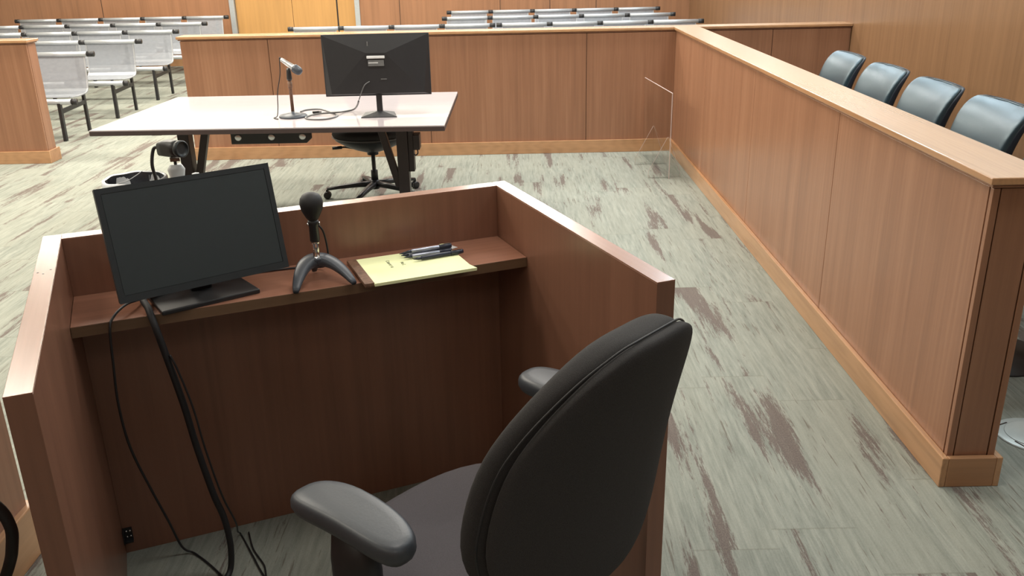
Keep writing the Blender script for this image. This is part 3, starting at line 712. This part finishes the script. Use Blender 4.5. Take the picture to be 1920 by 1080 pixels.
# ================================================================ acrylic shield
adir = math.radians(5.0)
t = thing('acrylic_shield', 'clear acrylic shield panel standing on the carpet in the corner by the jury rail', 'acrylic shield', (1.168, 6.43, 0), adir)
Ls = .84; Hs = .625
MB().box((-.0025, 0, .0), (.0025, Ls, Hs)).build('panel', 'acrylic', t)
MB().box((-.0030, -.001, .0), (.0030, .0015, Hs)).box((-.0030, 0, Hs-.001), (.0030, Ls, Hs+.002)).build('polished_edge', 'acrylic_edge', t)
for y in (.06, .50):
    MB().prism([(-.14, 0), (.10, 0), (.10, .03), (.004, .30), (-.004, .30), (-.14, .05)], 'y', y, y+.004).build('foot', 'acrylic', t)
    ed = MB()
    pp = [(.10, 0), (.10, .03), (.004, .30)]; qq = [(-.004, .30), (-.14, .05), (-.14, 0)]
    for ch in (pp, qq):
        for p, q in zip(ch[:-1], ch[1:]): ed.bar((p[0], y+.002, p[1]), (q[0], y+.002, q[1]), .0022, .0022, (0, 1, 0))
    ed.build('foot_edge', 'acrylic_edge', t)

# ================================================================ jury chairs
JC_LAB = 'black leather jury chair, %s'
t = thing('jury_chair', '', 'chair', (1.98, 5.93, 0), PI/2, 'jury chairs behind the rail')
def jback():
    rows = []
    data = [(.60,.165,-.155,.020),(.615,.200,-.155,.030),(.66,.222,-.158,.036),(.72,.236,-.166,.038),(.78,.240,-.182,.036),(.84,.246,-.204,.034),(.885,.249,-.228,.029),(.915,.240,-.248,.021),(.930,.228,-.260,.013),(.936,.205,-.266,.005)]
    return data
bend_pillow(MB(), jback(), 40, 4.2, .55).build('backrest', 'leather', t, subsurf=1)
bend_pillow(MB(), [(z, hw*1.012, y-.020, th*.75) for z, hw, y, th in jback()], 40, 5, .55).build('back_shell', 'leather_edge', t, subsurf=1)
bend_pillow(MB(), [(.43,.20,.04,.20),(.44,.235,.04,.225),(.47,.25,.04,.235),(.495,.24,.04,.225),(.505,.2,.04,.18)], 36, 4, 0).build('seat', 'leather', t)
MB().bar((0, -.235, .74), (0, -.19, .40), .10, .022, (0, 1, 0)).bar((0, -.195, .40), (0, 0, .40), .08, .02).build('back_support', 'leather_edge', t, .004)
MB().lathe([(.03, .0), (.03, .25), (.018, .255), (.018, .40), (.06, .41), (.06, .43)], n=18).build('pedestal', 'black', t)
MB().lathe([(.22, 0), (.22, .008), (.05, .03), (.03, .05)], n=32).build('base_plate', 'black', t)
j0 = t
labs = ['farthest one, nearest the partition, half in shade', 'second from the partition', 'middle one of the five', 'nearest one seen whole, largest in the photo', 'cut off by the right edge of the photo']
j0['label'] = JC_LAB % labs[0]
for k, y in enumerate((5.28, 4.645, 4.015, 3.37)): copy_thing(j0, (1.98, y, 0), PI/2, JC_LAB % labs[k+1])
# round floor outlet cover
t = thing('floor_outlet', 'round pale floor outlet cover in the carpet beyond the end of the jury rail', 'floor outlet', (1.800, 2.705, 0))
MB().lathe([(.122, 0), (.122, .003), (.116, .006), (.001, .006)], n=48).build('cover_plate', 'plate', t)
MB().lathe([(.092, .006), (.092, .008), (.089, .009), (.001, .009)], n=48).build('lid', 'plate', t)
gm = MB()
for a in (.5, 2.1, 3.6, 5.2):
    gm.bar((.098*math.cos(a), .098*math.sin(a), .0068), (.108*math.cos(a+.35), .108*math.sin(a+.35), .0068), .004, .002)
gm.build('slot', 'groove', t)

# ================================================================ gallery benches
PT = .610
def bench(name, label, x_right, y, n, group=None):
    """n linked seats, right end at x_right, back tube at y, seats toward -y"""
    t = thing(name, label, 'bench', (x_right, y, 0), 0, group)
    zt_, zs = .742, .395
    sheet = [(0.022, zt_), (.018, zt_-.04), (.004, .60), (-.010, .50), (-.030, .425), (-.055, .398), (-.10, .388), (-.25, .384), (-.38, .392), (-.425, .400)]
    th = .006
    for k in range(n):
        xr = -k*PT - .045; xl = -(k+1)*PT + .0
        lo = [(y_-.0, z_) for y_, z_ in sheet]; hi = [(y_+th, z_+ (th if y_ < -.03 else 0)) for y_, z_ in sheet]
        a = MB(); 
        def strip(pts, name_):
            mb = MB()
            for (y0, z0), (y1, z1) in zip(pts[:-1], pts[1:]):
                d_ = Vector((0, y1-y0, z1-z0)).normalized(); nn = Vector((0, -d_.z, d_.y))*th/2
                vs = []
                for x_ in (xl+.02, xr-.075+.05):
                    for yy_, zz_ in ((y0, z0), (y1, z1)):
                        for s_ in (-1, 1): vs.append((x_, yy_+nn.y*s_, zz_+nn.z*s_))
                mb._add(vs, [(0,2,3,1),(4,5,7,6),(0,1,5,4),(2,6,7,3),(0,4,6,2),(1,3,7,5)], False)
            return mb.build(name_, 'perf', t)
        strip(sheet[:6], 'backrest'); strip(sheet[5:], 'seat')
        for xa, xb in ((xl+.019, xl+.031), (xr-.038, xr-.026)):
            rm = MB()
            for (y0, z0), (y1, z1) in zip(sheet[:-1], sheet[1:]): rm.bar(((xa+xb)/2, y0, z0), ((xa+xb)/2, y1, z1), xb-xa, .010, (0, 1, 0) if z0 > .43 else (0, 0, 1))
            rm.build('side_rim', 'rim', t)
        MB().tube([(xl+.018, .018, zt_), (xr+.0, .018, zt_)], .023, 14, sm=False).build('top_tube', 'tube', t)
        MB().tube([(xl+.018, -.448, .362), (xr-.0, -.448, .362)], .026, 14, sm=False).build('front_tube', 'tube', t)
    for k in range(n+1):
        x = -k*PT - .012
        e = k in (0, n)
        MB().tube([(x-.032, .018, zt_), (x+.032, .018, zt_)], .026 if not e else .027, 12, sm=False).build('connector', 'black', t)
        MB().tube([(x-.04, -.448, .362), (x+.005, -.448, .362)], .029, 12, sm=False).build('end_cap', 'black', t)
    for k in range(0, n, 2) if n % 2 else list(range(0, n, 2)) + [n-1]:
        x = -k*PT - .17 if k < n-1 or n == 1 else -(k+1)*PT + .17
        if k == n-1 and n % 2: x = -(n)*PT + .17
        lg = MB().bar((x, -.45, .36), (x, -.46, .0), .030, .040, (0, 1, 0)).bar((x, .052, .70), (x, .052, .0), .026, .036, (0, 1, 0)).bar((x, -.455, .27), (x, .05, .285), .022, .040)
        lg.build('leg_frame', 'black', t, .003)
    return t
GL = 'silver tube gallery bench with white perforated seats, %s'
rows = [8.80, 10.0, 11.2, 12.4, 13.6]
lbl = ['left block, front row nearest us', 'left block, second row from the front', 'left block, middle row', 'left block, fourth row', 'left block, rearmost row against the back wall']
for k, (yy, n) in enumerate(zip(rows, (5, 5, 5, 5, 5))):
    bench('gallery_bench', GL % lbl[k], -3.985 + (0, .0, -.01, -.04, -.10)[k], yy, n, 'left block of gallery benches')
bench('gallery_bench', GL % 'right block, front row, left half', -.165, 11.2, 4, 'right block of gallery benches')
bench('gallery_bench', GL % 'right block, front row, right half', 2.355, 11.2, 4, 'right block of gallery benches')
bench('gallery_bench', GL % 'right block, middle row', 2.225, 12.4, 5, 'right block of gallery benches')
bench('gallery_bench', GL % 'right block, rearmost row against the back wall', 2.215, 13.6, 5, 'right block of gallery benches')
